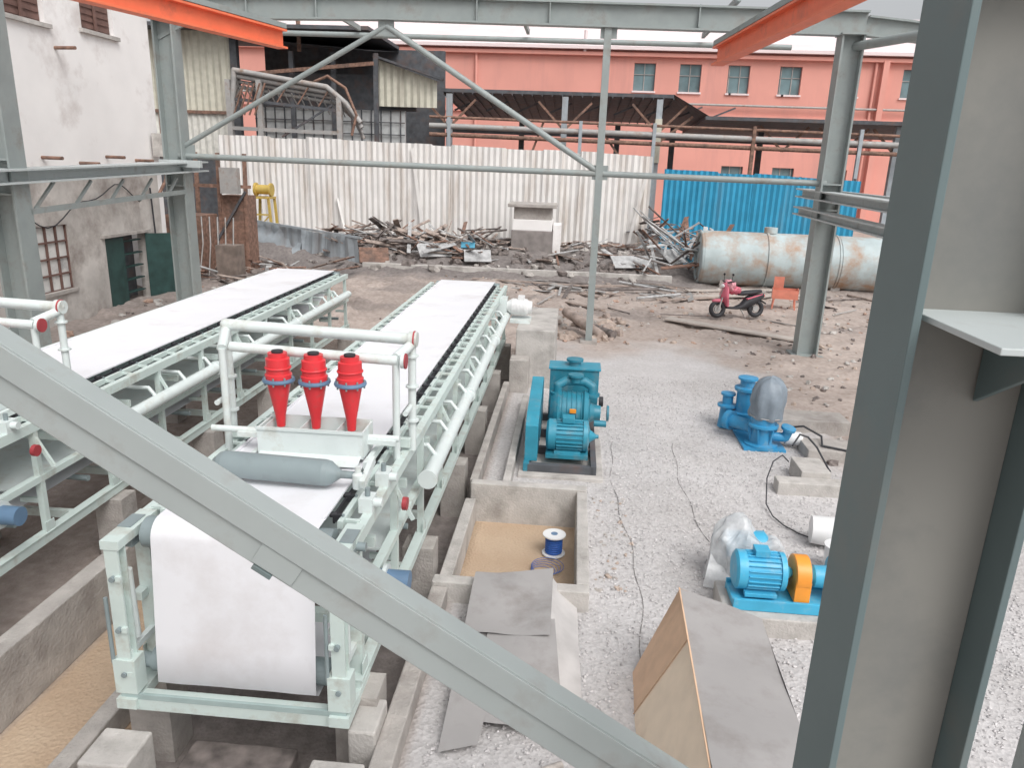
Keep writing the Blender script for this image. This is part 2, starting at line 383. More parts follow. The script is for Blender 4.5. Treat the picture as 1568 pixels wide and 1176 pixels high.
    b.cyl((x1+.3,yA+.9,1.2),(x1+.62,yA+.9,1.2),.11,blue_m); b.cyl((x1+.36,yA+.9,1.2),(x1+.40,yA+.9,1.2),.16,frame2_m)
    # feed gantry
    G=yA+2.4
    xl,xr=x0-.33,x1+.33
    b.cyl((xl,G,3.36),(xr,G,3.30),.065,frame2_m,n=18)
    b.cyl((xl+.2,G-.35,3.2),(xr-.08,G-.35,3.14),.055,frame2_m,n=18)
    for xx,z1 in((xl,3.36),(xr,3.30)):
        sg=1 if xx<x0 else -1
        b.sph((xx,G,z1),.066,frame2_m)
        b.tube([(xx,G,z1),(xx,G-.0,2.0)],.045,frame2_m)
        b.tube([(xx,G-.02,z1-.05),(xx+sg*.1,G-.35,3.17)],.055,frame2_m)
        b.tube([(xx+sg*.1,G-.35,3.17),(xx+sg*.1,G-.35,1.95)],.04,frame2_m)
        for zz in(3.1,2.75,2.35): b.cyl((xx,G,zz),(xx,G,zz+.02),.075,frame2_m)
        b.cyl((xx,G-.1,2.55),(xx,G-.36,2.55),.03,frame2_m)
    b.cyl((xr+.02,G,3.3),(xr+.035,G,3.3),.095,dred_m); b.cyl((xr-.0,G-.35,3.14),(xr+.015,G-.35,3.14),.085,dred_m)
    b.cyl((xr+.036,G,3.3),(xr+.06,G,3.3),.085,frame2_m)
    b.cyl((xr-.03,G,3.3),(xr+.019,G,3.3),.09,frame2_m); b.cyl((xr-.04,G-.35,3.14),(xr-.001,G-.35,3.14),.08,frame2_m)
    b.cyl((xl+.02,G-.55,2.33),(xr-.02,G-.55,2.33),.035,frame2_m)
    b.beam((xl,G-.1,2.12),(xr,G-.1,2.12),.08,.1,frame_m)
    # cyclones
    xm=(x0+x1)/2+.13
    for k in(-1,0,1):
        cx=xm+k*.39-.02; cyy=G-.5
        b.lathe((cx,cyy,0),(0,0,1),[(2.38,.045),(2.5,.055),(2.88,.125)],red_m)
        b.lathe((cx,cyy,0),(0,0,1),[(2.885,.165),(2.90,.172),(2.925,.165)],blue_m)
        b.lathe((cx,cyy,0),(0,0,1),[(2.925,.14),(2.97,.14),(2.98,.125),(3.14,.125),(3.15,.10),(3.20,.10)],red_m)
        b.ring((cx,cyy,3.04),.128,.012,red_m,'z')
        b.lathe((cx,cyy,0),(0,0,1),[(3.2,.06),(3.225,.06)],black_m)
        b.tube([(cx,cyy,3.05),(cx,G-.32,3.12)],.03,frame2_m)
        for a in range(8):
            t=a*math.pi/4; b.cyl((cx+.15*math.cos(t),cyy+.15*math.sin(t),2.86),(cx+.15*math.cos(t),cyy+.15*math.sin(t),2.95),.01,grey_m,n=6)
    # collecting trough
    tx0,tx1=x0+.3,x1-.02
    b.bb(tx0,tx1,G-.80,G-.78,2.17,2.46,frame2_m); b.bb(tx0,tx1,G-.42,G-.40,2.17,2.48,frame2_m)
    b.bb(tx0,tx0+.02,G-.78,G-.42,2.17,2.46,frame2_m); b.bb(tx1-.02,tx1,G-.78,G-.42,2.17,2.46,frame2_m); b.bb(tx0+.02,tx1-.02,G-.78,G-.42,2.2,2.22,frame2_m)
    b.bb(tx0-.01,tx1+.01,G-.815,G-.80,2.44,2.475,frame2_m)
    b.sheet((tx0+.02,G-.8,2.2),(tx1-.02,G-.8,2.2),(tx1-.02,G-.98,2.15),(tx0+.02,G-.98,2.15),frame2_m,2,2,0)
    for k in(-1,0,1): b.bb(xm+k*.39-.12,xm+k*.39-.11,G-.78,G-.42,2.3,2.45,frame2_m)
    for sx,xe in((-1,tx0),(1,tx1)):
        b.beam((xe+sx*.05,G-.9,2.14),(xe+sx*.05,G-.2,2.14),.05,.08,frame2_m); b.beam((xe,G-.6,2.3),(xe+sx*.3,G-.6,2.3),.05,.05,frame2_m)
    # dam roller
    ry=yA+.95; rz=zt+.15
    b.lathe((x0+.12,ry+.08,rz),(1,-.06,0),[(-.02,.05),(.05,.115),(.1,.13),(1.12,.13),(1.17,.12),(1.28,.04),(1.5,.035)],grey_m,n=28)
    b.beam((x1+.18,ry-.1,rz-.05),(x1+.18,ry+.3,rz+.05),.05,.08,frame2_m)
    b.lathe((x1+.12,ry-.02,rz-.12),(0,0,1),[(0,.055),(.14,.055),(.16,.03),(.22,.03)],frame2_m)
    return b.done()
machine(-3.5,-2.05,5.56,20.1)
machine(-8.3,-6.65,6.3,20.8)
# drive motor at tail of middle belt, on concrete pier
p=B('concrete_pier'); p.bb(-1.25,-.32,17.4,20.4,-.05,1.42,conc2_m); p.bb(-1.35,-.9,16.9,17.4,-.05,.8,conc_m); p.done(.02)
m=B('drive_motor'); m.M=Matrix.Translation((-.22,-.5,0))
m.bb(-1.25,-.75,18.6,19.2,1.42,1.5,frame2_m); m.lathe((-1.35,18.9,1.78),(1,0,0),[(0,.12),(.12,.2),(.5,.2),(.52,.16),(.62,.15)],white_m)
for k in range(10): m.ring((-1.2+k*.035,18.9,1.78),.2,.012,white_m,'x')
m.box((-1.0,18.9,2.0),(.16,.2,.12),white_m); m.bb(-1.6,-1.35,18.7,19.1,1.55,2.0,frame2_m); m.done()
# ------------------------------------------------------------ concrete walls
def wall(name,boxes,mt=conc_m,bev=.015):
    w=B(name)
    for q in boxes: w.bb(*q,mt)
    return w.done(bev)
wall('concrete_trench_wall',[(-5.72,-5.48,2,19,-.5,.30)])
wall('concrete_trench_wall',[(-4.5,-4.3,2,17,-.5,-.2)])
wall('concrete_trench_wall',[(-1.50,-1.3,2.5,8.0,-.5,.22)])
wall('concrete_basin',[(-1.5,.42,8.0,8.18,-.4,.28),(.26,.42,8.183,10.9,-.4,.28),(-1.5,-1.33,8.183,10.9,-.4,.05),(-1.42,.42,10.903,11.08,-.4,.31)],conc2_m)
wall('concrete_parapet',[(-1.46,-1.33,11.083,16.8,-.4,.3)],conc_m)
wall('pump_plinth',[(-.75,.72,11.95,15.4,-.05,.06)],conc2_m)
wall('concrete_curb',[(-.95,-.82,11.083,16.0,-.05,.24)],conc2_m)
pd=B('concrete_pedestal'); pd.bb(-3.88,-3.45,4.78,5.2,-.5,.3,conc2_m); pd.bb(-1.98,-1.52,4.7,5.1,-.5,.26,conc2_m); pd.bb(-1.75,-1.5,5.35,5.8,-.5,.35,conc2_m); pd.bb(-3.3,-2.3,5.1,5.6,-.5,-.12,soil_m); pd.done(.02)
# ------------------------------------------------------------ vacuum pump (teal)
v=B('vacuum_pump')
for x in(-.62,.55): v.beam((x,12.1,.14),(x,15.0,.14),.1,.16,teal_m if x<0 else dark_m)
for y in(12.15,13.0,13.9,14.9): v.beam((-.6,y,.13),(.55,y,.13),.1,.14,dark_m)
def motor(b,c,L,r,m,ax=(1,0,0),feet=True,box=True):
    c=Vector(c); ax=Vector(ax); a=c-ax*L/2
    b.lathe(a,ax,[(0,r*.35),(.01,r*.8),(.06*L,r*.97),(.22*L,r*.97),(.22*L,r*.86),(.85*L,r*.86),(.85*L,r*.97),(.95*L,r*.95),(L,r*.4),(L*1.15,r*.12),(L*1.2,r*.12)],m,24)
    side=ax.cross(Vector((0,0,1)))
    for k in range(22):
        t=2*math.pi*k/22+.1; e=side*math.cos(t)+Vector((0,0,1))*math.sin(t)
        b.beam(a+ax*L*.24+e*r*.9,a+ax*L*.84+e*r*.9,.012,r*.16,m,up=e)
    if feet:
        for s_ in(-1,1): b.box(c+side*s_*r*.7+Vector((0,0,-r*.93)),(L*.6 if ax.x else r*.4,r*.4 if ax.x else L*.6,r*.22),m)
    if box: b.box(c+Vector((0,0,r*1.05)),(L*.28,L*.28,r*.35),m)
motor(v,(.08,12.7,.56),.78,.29,teal2_m)
v.bb(-.3,.45,12.42,12.98,.2,.28,teal_m)
# belt guard
gp=[(12.25,.2),(12.25,.85),(12.6,1.0),(14.1,1.22),(14.4,1.12),(14.45,.3),(14.3,.2)]
vs=[(-.66,y,z) for y,z in gp]+[(-.44,y,z) for y,z in gp]; n=len(gp)
v.add(vs,[tuple(range(n))[::-1],tuple(range(n,2*n))]+[(k,(k+1)%n,(k+1)%n+n,k+n) for k in range(n)],teal2_m)
# pump body
v.lathe((-.3,13.75,.66),(1,0,0),[(0,.12),(.02,.3),(.1,.38),(.16,.42),(.2,.38),(.62,.38),(.66,.43),(.74,.38),(.78,.2),(.86,.16),(.98,.14)],teal_m,28)
for k in range(6): v.ring((-.05+k*.09,13.75,.66),.385,.013,teal_m,'x',28)
v.bb(-.2,.4,13.45,14.05,.2,.4,teal_m)
v.box((.15,13.34,.8),(.12,.03,.08),oguard_m)
# manifold pipes on top
v.tube([(-.15,13.8,.95),(-.15,13.8,1.16),(.0,13.85,1.24),(.35,13.85,1.24),(.5,13.8,1.16),(.5,13.8,.95)],.085,teal_m,14)
for x in(-.15,.5): v.cyl((x,13.8,.98),(x,13.8,1.03),.15,teal_m)
v.cyl((.18,13.8,1.24),(.18,13.8,1.36),.1,teal_m); v.cyl((.18,13.8,1.35),(.18,13.8,1.39),.15,teal_m)
# separator tank
v.bb(-.33,.64,14.4,14.9,.55,1.33,teal_m); v.bb(-.36,.67,14.37,14.93,1.31,1.35,teal2_m)
v.cyl((.15,14.65,1.35),(.15,14.65,1.46),.12,teal_m); v.cyl((.15,14.65,1.44),(.15,14.65,1.48),.17,teal_m)
for x in(-.3,.6): v.beam((x,14.65,.2),(x,14.65,.6),.08,.08,teal_m)
v.cyl((.55,13.3,.6),(.78,13.3,.6),.06,teal_m); v.cyl((.8,13.75,.66),(.84,13.75,.66),.15,teal_m); v.cyl((.66,14.2,.75),(.74,14.2,.75),.1,black_m)
v.done(.008)
# ------------------------------------------------------------ blue vertical pump set
w=B('slurry_pump')
w.lathe((3.88,14.25,0),(0,0,1),[(.02,.32),(.08,.32),(.1,.22),(.40,.2),(.43,.29),(.48,.29),(.5,.24),(.62,.24)],pblue_m,24)
for k in range(6):
    t=k*1.047; w.beam((3.88+.2*math.cos(t),14.25+.2*math.sin(t),.1),(3.88+.27*math.cos(t),14.25+.27*math.sin(t),.42),.03,.05,pblue_m)
vs=[];fs=[];pr=[(.58,.30),(.66,.325),(.80,.31),(.95,.315),(1.1,.31),(1.22,.29),(1.32,.24),(1.38,.17),(1.42,.08),(1.43,.001)]; nn=36
for i,(z,r) in enumerate(pr):
    for k in range(nn):
        t=2*math.pi*k/nn; q=1+.22*noise.noise(Vector((math.cos(t)*2.0,math.sin(t)*2.0,z*2.6)))+.05*math.sin(9*t+z*4)*(1 if r>.1 else 0)
        vs.append((3.93+r*q*math.cos(t),14.28+r*q*math.sin(t),z+.04*noise.noise(Vector((t,z,2)))))
for i in range(len(pr)-1):
    for k in range(nn): fs.append((i*nn+k,i*nn+(k+1)%nn,(i+1)*nn+(k+1)%nn,(i+1)*nn+k))
w.add(vs,fs,tarp_m,True)
w.ring((3.93,14.28,.64),.31,.012,rpipe_m,'z',24,6)
w.lathe((3.72,15.2,0),(0,0,1),[(.02,.2),(.3,.2),(.32,.27),(.4,.27),(.42,.19),(.85,.19),(.87,.25),(.93,.25),(.95,.15),(1.08,.15),(1.1,.2),(1.14,.2)],pblue_m,24)
w.lathe((3.38,15.3,0),(0,0,1),[(.02,.16),(.45,.13),(.47,.2),(.51,.2),(.53,.11),(.7,.11),(.72,.15),(.76,.15)],pblue_m,20)
w.cyl((3.38,15.2,.3),(3.72,15.1,.3),.12,pblue_m); w.cyl((3.4,14.8,.32),(3.88,14.3,.32),.13,pblue_m); w.cyl((3.32,14.88,.32),(3.4,14.8,.32),.2,pblue_m)
w.tube([(3.95,14.2,.25),(4.3,14.15,.25),(4.35,14.1,.45)],.09,pblue_m,14); w.cyl((4.33,14.13,.42),(4.34,14.12,.47),.14,pblue_m)
w.lathe((4.35,14.3,.2),(1,-.1,0),[(0,.13),(.28,.13),(.32,.08)],white_m)
w.bb(3.5,4.3,13.95,15.4,.0,.05,pblue_m)
w.done()
# ------------------------------------------------------------ small blue motor pump with orange guard
q=B('electric_motor_pump')
q.bb(2.1,3.3,7.98,8.4,.26,.34,cyan_m); q.bb(2.1,3.3,7.94,7.98,.24,.38,cyan_m); q.bb(2.1,3.3,8.4,8.44,.24,.38,cyan_m)
motor(q,(2.42,8.22,.63),.62,.24,cyan_m)
q.lathe((2.8,8.22,.62),(1,0,0),[(0,.2),(.01,.23),(.17,.23),(.18,.2)],oguard_m,24); q.bb(2.8,2.98,8.0,8.44,.36,.62,oguard_m)
q.lathe((3.0,8.22,.6),(1,0,0),[(0,.08),(.05,.13),(.25,.14),(.26,.26),(.34,.3),(.5,.3),(.56,.15),(.7,.12)],cyan_m,24)
q.cyl((3.4,8.22,.6),(3.4,8.5,1.0),.09,cyan_m)
q.done(.006)
wall('motor_plinth',[(2.0,3.5,7.8,8.6,-.05,.235)],conc2_m)
f=B('plastic_wrapped_pump'); f.lathe((2.2,9.15,.45),(1,0,0),[(0,.2),(.5,.22),(.6,.1)],cyan_m); f.box((2.5,9.1,.12),(.7,.5,.2),dark_m)
vs=[];fs=[];nu,nv=48,28
for i in range(nv+1):
    ph=math.pi*.5*i/nv
    for j in range(nu):
        t=2*math.pi*j/nu; fold=.06*math.sin(6*t+4*noise.noise(Vector((math.cos(t),math.sin(t),2))))*(i/nv)+.16*noise.noise(Vector((math.cos(t)*3,math.sin(t)*3,ph*2.5)))
        r=math.sin(ph)**.6*(1+fold); top=math.cos(ph)**.7
        hh=.74*(1+.30*noise.noise(Vector((math.cos(t)*1.6*r,math.sin(t)*1.6*r,7)))-.12*math.cos(t))
        vs.append((2.5+.50*r*math.cos(t),9.1+.36*r*math.sin(t),.03+hh*top))
for i in range(nv):
    for j in range(nu): fs.append((i*nu+j,(i+1)*nu+j,(i+1)*nu+(j+1)%nu,i*nu+(j+1)%nu))
f.add(vs,fs,film_m,False)
f.sheet((1.9,8.75,.04),(2.35,8.62,.04),(2.5,8.95,.55),(2.05,9.1,.5),film_m,14,14,.16,4,smooth=False); f.done()
# plinths right
wall('concrete_plinth',[(4.4,5.9,15.2,15.9,-.05,.28),(4.6,6.2,13.6,14.3,-.05,.22)],conc_m)
wall('concrete_plinth',[(3.65,4.9,12.0,12.3,-.05,.2),(4.1,4.6,12.3,13.0,-.05,.3)],conc2_m)
bk=B('white_bucket'); bk.M=Matrix.Translation((3.68,10.2,.25))@Matrix.Rotation(rad(90),4,'Y')@Matrix.Rotation(rad(10),4,'X'); bk.lathe((0,0,-.05),(0,0,1),[(0.02,.2),(.5,.23),(.52,.25),(.56,.25)],white_m,24); bk.done()
bk=B('white_bucket'); bk.lathe((3.8,9.45,.0),(0,0,1),[(0.02,.16),(.36,.19),(.38,.2),(.4,.2)],white_m,24); bk.done()
h=B('black_hose')
pts=[(3.95,12.6,.35),(3.8,12.5,.5),(3.6,12.3,.45),(3.42,11.9,.3),(3.32,11.4,.06),(3.33,11.0,.04),(3.42,10.7,.04),(3.58,10.45,.04),(3.8,10.3,.03)]
h.tube(pts,.011,hose_m,6)
h.tube([(4.1,13.0,.5),(4.3,13.3,.62),(4.45,13.3,.58),(4.58,13.15,.45),(4.66,12.9,.28),(4.68,12.6,.2),(4.6,12.4,.3)],.018,hose_m,6)
h.tube([(4.4,14.6,.3),(4.7,14.4,.42),(5.0,14.2,.3),(4.9,13.8,.25),(5.3,13.6,.25)],.02,hose_m,6)
h.done()
h=B('ground_cable')
for x0,y0,y1 in((.98,4,14),(2.15,9.5,14.2)):
    pts=[]; y=y0
    while y<y1: pts.append((x0+.10*math.sin(y*.9)+.03*math.sin(y*4),y,gz(x0,y)+.006)); y+=.2
    h.tube(pts,.006,mat('dusty_cable',(.24,.23,.22),.8),5)
h.done()
# cable spool
s=B('cable_spool'); 
for z in(-.33,-.03): s.lathe((-.05,10.0,z),(0,0,1),[(0,.03),(0.001,.17),(.02,.17),(.021,.03)],white_m,24)
s.cyl((-.05,10,-.31),(-.05,10,-.03),.11,bcable_m,n=20); s.cyl((-.05,10,-.008),(-.05,10,-.003),.05,blue_m)
for k in range(7): s.ring((-.05,10,-.28+k*.035),.115,.016,bcable_m,'z')
s.done()
s=B('cable_coil')
for k in range(5): s.ring((-.2+k*.02,9.45+.03*k,-.33+k*.008),.15+.02*k,.004,bcable_m,'z',24,5)
s.done()
# ------------------------------------------------------------ plywood crate with sheet + loose sheets
c=B('plywood_box')
A=Vector((1.30,7.05,1.0));Bp=Vector((2.08,6.75,.9));Cc=Vector((2.02,4.3,.9));D=Vector((1.22,4.3,.92)); E=Vector((.88,6.95,0));F=Vector((.86,4.2,0)); P_=Vector((1.274,6.2,.97)); G_=Vector((.85,6.3,.0))
c.sheet(A,Bp,Cc,D,sheet_m,8,12,.05,3)
c.add([A,E,G_,P_],[(0,1,2,3)],wood_m)
c.add([P_,G_,F,D],[(0,1,2,3)],woodl_m)
c.add([Bp,Cc,(2.2,4.3,0),(2.25,6.7,0)],[(0,1,2,3)],sheet_m); c.add([A,Bp,(2.25,6.7,0),E],[(0,1,2,3)],wood_m); c.add([D,Cc,(2.2,4.3,0),F],[(0,1,2,3)],woodl_m)
o_=Vector((-.006,0,.006)); c.beam(A+o_,D+o_,.014,.014,wood_m); c.beam(P_+o_,G_+o_,.008,.008,mat('edge_wood',(.5,.33,.22),.8))
c.done()
c=B('sheet_cover')
c.sheet((-.97,7.05,.30),(-.02,7.0,.33),(-.03,8.25,.42),(-.97,8.1,.36),sheet_m,14,14,.08,1)
c.sheet((-.75,5.9,.12),(.16,5.8,.14),(.02,7.3,.345),(-.7,7.2,.30),sheet_m,12,12,.04,6)
c.sheet((-.97,5.5,.08),(-.62,5.6,.10),(-.5,7.3,.26),(-.97,7.3,.28),sheet_m,8,8,.03,2)
c.sheet((.02,6.1,.16),(.36,6.0,.03),(.28,8.0,.05),(-.06,8.2,.40),mat('light_sheet',(.50,.48,.47),.7),10,10,.05,6)
c.add([(-.97,8.1,.36),(-.03,8.25,.42),(-.03,8.27,.0),(-.97,8.12,0)],[(0,1,2,3)],sheet_m)
c.done()
c=B('cloth_sacks')
for k in range(9): 
    c.tube([(-.95+.09*k,4.9-.05*k,.04+.02*k),(-.6+.08*k,5.2+.02*k,.10),(-.25+.07*k,5.25-.05*k,.08),(.15+.02*k,5.5-.12*k,.06)],.035,mat('sack',(.46,.42,.39),.9,var=.3,scale=12),8)
for k in range(3): c.tube([(.2,6.1+.03*k,.22),(.33,5.95,.2+.03*k),(.45,5.9-.06*k,.08)],.007,mat('rope_red',(.35,.14,.12),.8),6)
c.done()
# ------------------------------------------------------------ near steel: brace & column
c=B('steel_brace')
a=Vector((-2.6,2.2,4.985)); e=Vector((1.62,2.2,2.29)); d=(e-a).normalized(); up=Vector((d.z*-1,0,d.x)); 
c.beam(a,e,.012,.19,brace_m,up=up)
o=up*.048; c.beam(a+o+Vector((0,-.014,0)),e+o+Vector((0,-.014,0)),.01,.094,brace_m,up=up)
for sg in(-1,1): c.beam(a+up*sg*.093+Vector((0,.04,0)),e+up*sg*.093+Vector((0,.04,0)),.09,.008,brace_m,up=up)
mid=a+d*(1.97); c.box(mid-up*.10+Vector((.0,-.012,0)),(.075,.012,.018),col_m,Matrix.Rotation(math.atan2(-d.z,d.x),3,'Y'))
c.box(a+d*2.0-up*.045+Vector((0,-.009,0)),(.16,.008,.085),brace_m,Matrix.Rotation(math.atan2(-d.z,d.x),3,'Y'))
c.done(.002)
def hcol(name,x,y,z1,w,dpt,m,m2=None,t=.02,z0=-.1,plates=True):
    c=B(name)
    for sg in(-1,1): c.bb(x+sg*w/2-t/2,x+sg*w/2+t/2,y-dpt/2,y+dpt/2,z0,z1,m)
    c.bb(x-w/2+t/2,x+w/2-t/2,y-t*.4,y+t*.4,z0,z1,m2 or m)
    c.bb(x-w*.8,x+w*.8,y-dpt*.8,y+dpt*.8,z0,z0+.13,m)
    return c
c=hcol('steel_column',.7635,1.5,9.5,.27,.2,col_m,colw_m,t=.016)
c.bb(.65,1.05,1.16,1.495,4.945,4.957,lbeam_m); c.add([(.80,1.2,4.944),(.80,1.485,4.944),(.80,1.485,4.78),(.812,1.2,4.944),(.812,1.485,4.944),(.812,1.485,4.78)],[(0,1,2),(3,5,4),(0,2,5,3)],col_m)
c.bb(.64,.886,1.4,1.49,5.55,5.562,col_m)
c.done(.002)
hcol('steel_column',-2.75,2.2,9.5,.27,.2,steel_m).done(); hcol('steel_column',1.78,2.2,9.5,.27,.2,steel_m).done()
# ------------------------------------------------------------ hall frame
YT=22.5
for x,y,w in((-11.95,YT,.55),(-11.95,15.4,.55),(7.05,YT,.55)):
    c=hcol('steel_column',x,y,8.75,w,.5,steel_m,t=.05); c.bb(x-w*.6,x+w*.6,y-.32,y+.32,8.75,8.8,steel_m)
    for zz in(4.2,4.9): c.bb(x-w/2+.03,x+w/2-.03,y-.24,y+.24,zz,zz+.04,steel_m)
    c.done()
c=B('roof_truss')
c.hbeam((-12.3,YT,9.12),(-5.5,YT,9.2),.32,.62,steel_m,t=.05); c.hbeam((-5.5,YT,9.2),(7.4,YT,9.05),.32,.62,steel_m,t=.05)
c.hbeam((7.4,YT,9.0),(14,YT,8.4),.3,.5,steel_m,t=.05)
c.cyl((-11.9,YT,5.08),(6.95,YT,4.94),.085,steel_m,n=12)
c.cyl((-5.55,YT,8.75),(-11.8,YT,5.3),.075,steel_m,n=12); c.cyl((-5.55,YT,8.75),(.62,YT,5.0),.085,steel_m,n=12)
for p_ in((-5.55,8.72),(.62,8.75),(.62,5.02),(-11.6,5.2)): c.box((p_[0],YT-.02,p_[1]),(.45,.03,.4),steel_m)
c.beam((.6,YT,-.1),(.6,YT,8.85),.2,.2,steel_m)
c.bb(.35,.85,YT-.25,YT+.25,-.02,.1,conc_m)
for x in(-9.5,-7.5,-3,-1,3,5): c.box((x,YT,9.15),(.03,.3,.55),steel_m)
c.cyl((-11.9,YT+6,9.4),(7,YT+6,9.3),.09,steel_m)
for x in(-8,-2,4,): c.beam((x,YT-.1,9.6),(x,YT+6,9.6),.1,.16,steel_m)
c.cyl((7.2,YT,8.5),(9.6,16,8.4),.12,steel_m)
c.beam((-11.95,YT,9.0),(-11.95,8,9.0),.2,.35,steel_m)
c.beam((-12.2,YT,8.3),(-11.0,YT,8.9),.1,.12,steel_m)
c.done()
c=B('gallery_beam')
c.hbeam((-11.75,12,4.52),(-11.75,23.4,4.78),.62,.3,lbeam_m,t=.04); c.beam((-12.3,YT-.35,4.86),(-11.05,YT-.35,4.86),.14,.2,lbeam_m)
c.beam((-11.7,15.6,3.85),(-11.7,22.3,4.05),.1,.12,steel_m)
for k in range(5): c.beam((-11.7,15.8+k*1.35,3.9),(-11.7,16.5+k*1.35,4.45),.06,.06,steel_m)
c.done()
c=B('gallery_beam')
c.hbeam((6.95,24.6,4.62),(6.95,12,4.5),.45,.26,lbeam_m,t=.04); c.hbeam((6.85,24.4,4.1),(6.85,12,3.95),.38,.24,lbeam_m,t=.04); c.beam((7.5,24.6,4.65),(7.5,12,4.6),.2,.2,lbeam_m)
c.done()
for a_,b_ in(((-7.75,20.4),(-10.1,12.0)),((3.46,21.6),(4.2,13.0))):
    c=B('crane_runway_beam'); c.hbeam((*a_,8.05),(*b_,8.05),.32,.46,orange_m,t=.05); c.beam((a_[0],a_[1],8.36),(b_[0],b_[1],8.36),.3,.12,steel_m); c.done()
# ------------------------------------------------------------ left building
c=B('plaster_building'); X=-15.5
def wally(c,X,y0,y1,z0,z1,holes,m,th=.3):
    ysx=sorted({y0,y1}|{h_[0] for h_ in holes}|{h_[1] for h_ in holes}); zsx=sorted({z0,z1}|{h_[2] for h_ in holes}|{h_[3] for h_ in holes})
    for a,b_ in zip(ysx,ysx[1:]):
        for e,f_ in zip(zsx,zsx[1:]):
            my,mz=(a+b_)/2,(e+f_)/2
            if any(h_[0]<my<h_[1] and h_[2]<mz<h_[3] for h_ in holes): continue
            c.bb(X-th,X,a,b_,e,f_,m)
lo=[(20.8,22.2,1.0,2.95),(24.0,26.4,0,2.35),(15.5,17,1,2.95)]; hi=[(24.1,25.8,8.75,10.6),(20.7,22.4,8.6,10.6),(17,18.7,8.6,10.6)]
wally(c,X,6,27.6,-.2,4.5,lo,plast2_m); wally(c,X,6,27.6,4.5,14,hi,plast_m)
c.bb(X-10,X,27.6,27.9,-.2,14,plast_m); c.bb(X-10,X-.3,6,27.6,14,14.2,conc_m)
c.bb(X,X+.06,6,27.6,4.45,4.6,plast2_m)
for h_ in hi:
    c.bb(X-.2,X-.15,h_[0],h_[1],h_[2],h_[3],brown_m)
    c.bb(X,X+.12,h_[0]-.15,h_[1]+.15,h_[2]-.12,h_[2]-.003,conc2_m)
    for k in range(9): c.bb(X-.15,X-.12,h_[0]+.05,h_[1]-.05,h_[2]+.08+k*.2,h_[2]+.2+k*.2,brown_m)
    c.bb(X-.1,X-.05,(h_[0]+h_[1])/2-.05,(h_[0]+h_[1])/2+.05,h_[2],h_[3],brown_m)
for h_ in (lo[0],lo[2]):
    c.bb(X-.13,X-.12,h_[0],h_[1],h_[2],h_[3],mat('pale_pane',(.72,.72,.70),.3,var=.15,scale=2,dirt=(.3,.3,.3),dirt_amt=.3,dscale=1.5))
    for k in range(4): 
        yy=h_[0]+k*(h_[1]-h_[0])/3; c.bb(X-.11,X-.05,yy-.025,yy+.025,h_[2],h_[3],brown_m)
    for k in range(5):
        zz=h_[2]+k*(h_[3]-h_[2])/4; c.bb(X-.105,X-.055,h_[0],h_[1],zz-.025,zz+.025,brown_m)
    c.bb(X,X+.08,h_[0]-.1,h_[1]+.1,h_[2]-.1,h_[2]-.003,conc_m)
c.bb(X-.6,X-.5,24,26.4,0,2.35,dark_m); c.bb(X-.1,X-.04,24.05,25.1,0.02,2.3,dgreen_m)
c.beam((X+.02,26.35,1.17),(X+.75,26.9,1.17),.05,2.3,dgreen_m)
for k in range(5): c.bb(X-.3,X-.1,25.2,26.3,.3+k*.45,.34+k*.45,dgreen_m)
c.bb(X+.0,X+.12,23.8,26.6,2.36,2.45,conc_m)
for yy,zz in((23.2,4.75),(24.6,4.95),(26.3,4.85),(21.5,4.9),(19.7,5.2),(22.7,8.0)): c.cyl((X,yy,zz),(X+.7,yy-.1,zz),.05,rust_m)
c.tube([(X+.4,27.5,6.5),(X+.4,27.5,4.2),(X+.3,27,3.6)],.06,rust_m)
pts=[(X+.08+.02*math.sin(k),19.5+.35*k,3.5-.45*math.sin(k*.32)+.15*math.sin(k*.9)) for k in range(20)]
c.tube(pts,.018,black_m,6)
c.tube([(X+.08,26.9,3.9),(X+.12,26.9,2.2),(X+.12,26.9,.3)],.03,black_m,6)
c.bb(X+.1,X+.6,27.3,27.8,5.0,5.8,conc2_m)
c.done()
c=B('rusty_hopper')
c.bb(-17.5,-15.9,31.5,33,0,2.6,rust_m); c.bb(-15.8,-14.6,33,34.2,0,3.4,rust_m)
for x in(-15.8,-14.6,-16.8): c.beam((x,33,0),(x+.1,33,5.2),.14,.14,rust_m)
c.beam((-17,33,3.8),(-14.3,33,3.8),.12,.14,rust_m); c.beam((-16.6,32.9,.4),(-14.5,32.9,3.6),.1,.1,dark_m)
c.bb(-14.9,-14.0,30.5,31.3,0,1.5,mat('old_brown_box',(.22,.175,.15),.8,var=.3)); c.bb(-15.5,-14.7,32.6,32.9,3.5,4.6,rpipe_m)
for k in range(8): c.tube([(-16.8+.35*k,31.2,2.6),(-16.6+.33*k,30.9,1.5),(-16.9+.4*k,30.6,.2)],.03,rpipe_m,6)
c.done()
c=B('yellow_winch_stand')
c.M=Matrix.Translation((.45,0,0))
for x,y in((-17.2,38.6),(-16.1,38.6),(-17.2,39.4),(-16.1,39.4)): c.beam((x,y,.5),(x+(-16.65-x)*.3,y,3.0),.12,.12,yellow_m)
c.beam((-17.0,38.6,2.2),(-16.3,38.6,2.2),.08,.08,yellow_m); c.beam((-17.0,38.6,1.4),(-16.2,38.6,2.2),.06,.06,yellow_m)
c.bb(-17.1,-16.2,38.5,39.5,3.0,3.1,yellow_m); c.lathe((-17.1,39,3.45),(1,0,0),[(0,.34),(.1,.34),(.1,.24),(.8,.24),(.8,.34),(.9,.34)],yellow_m)
c.done()
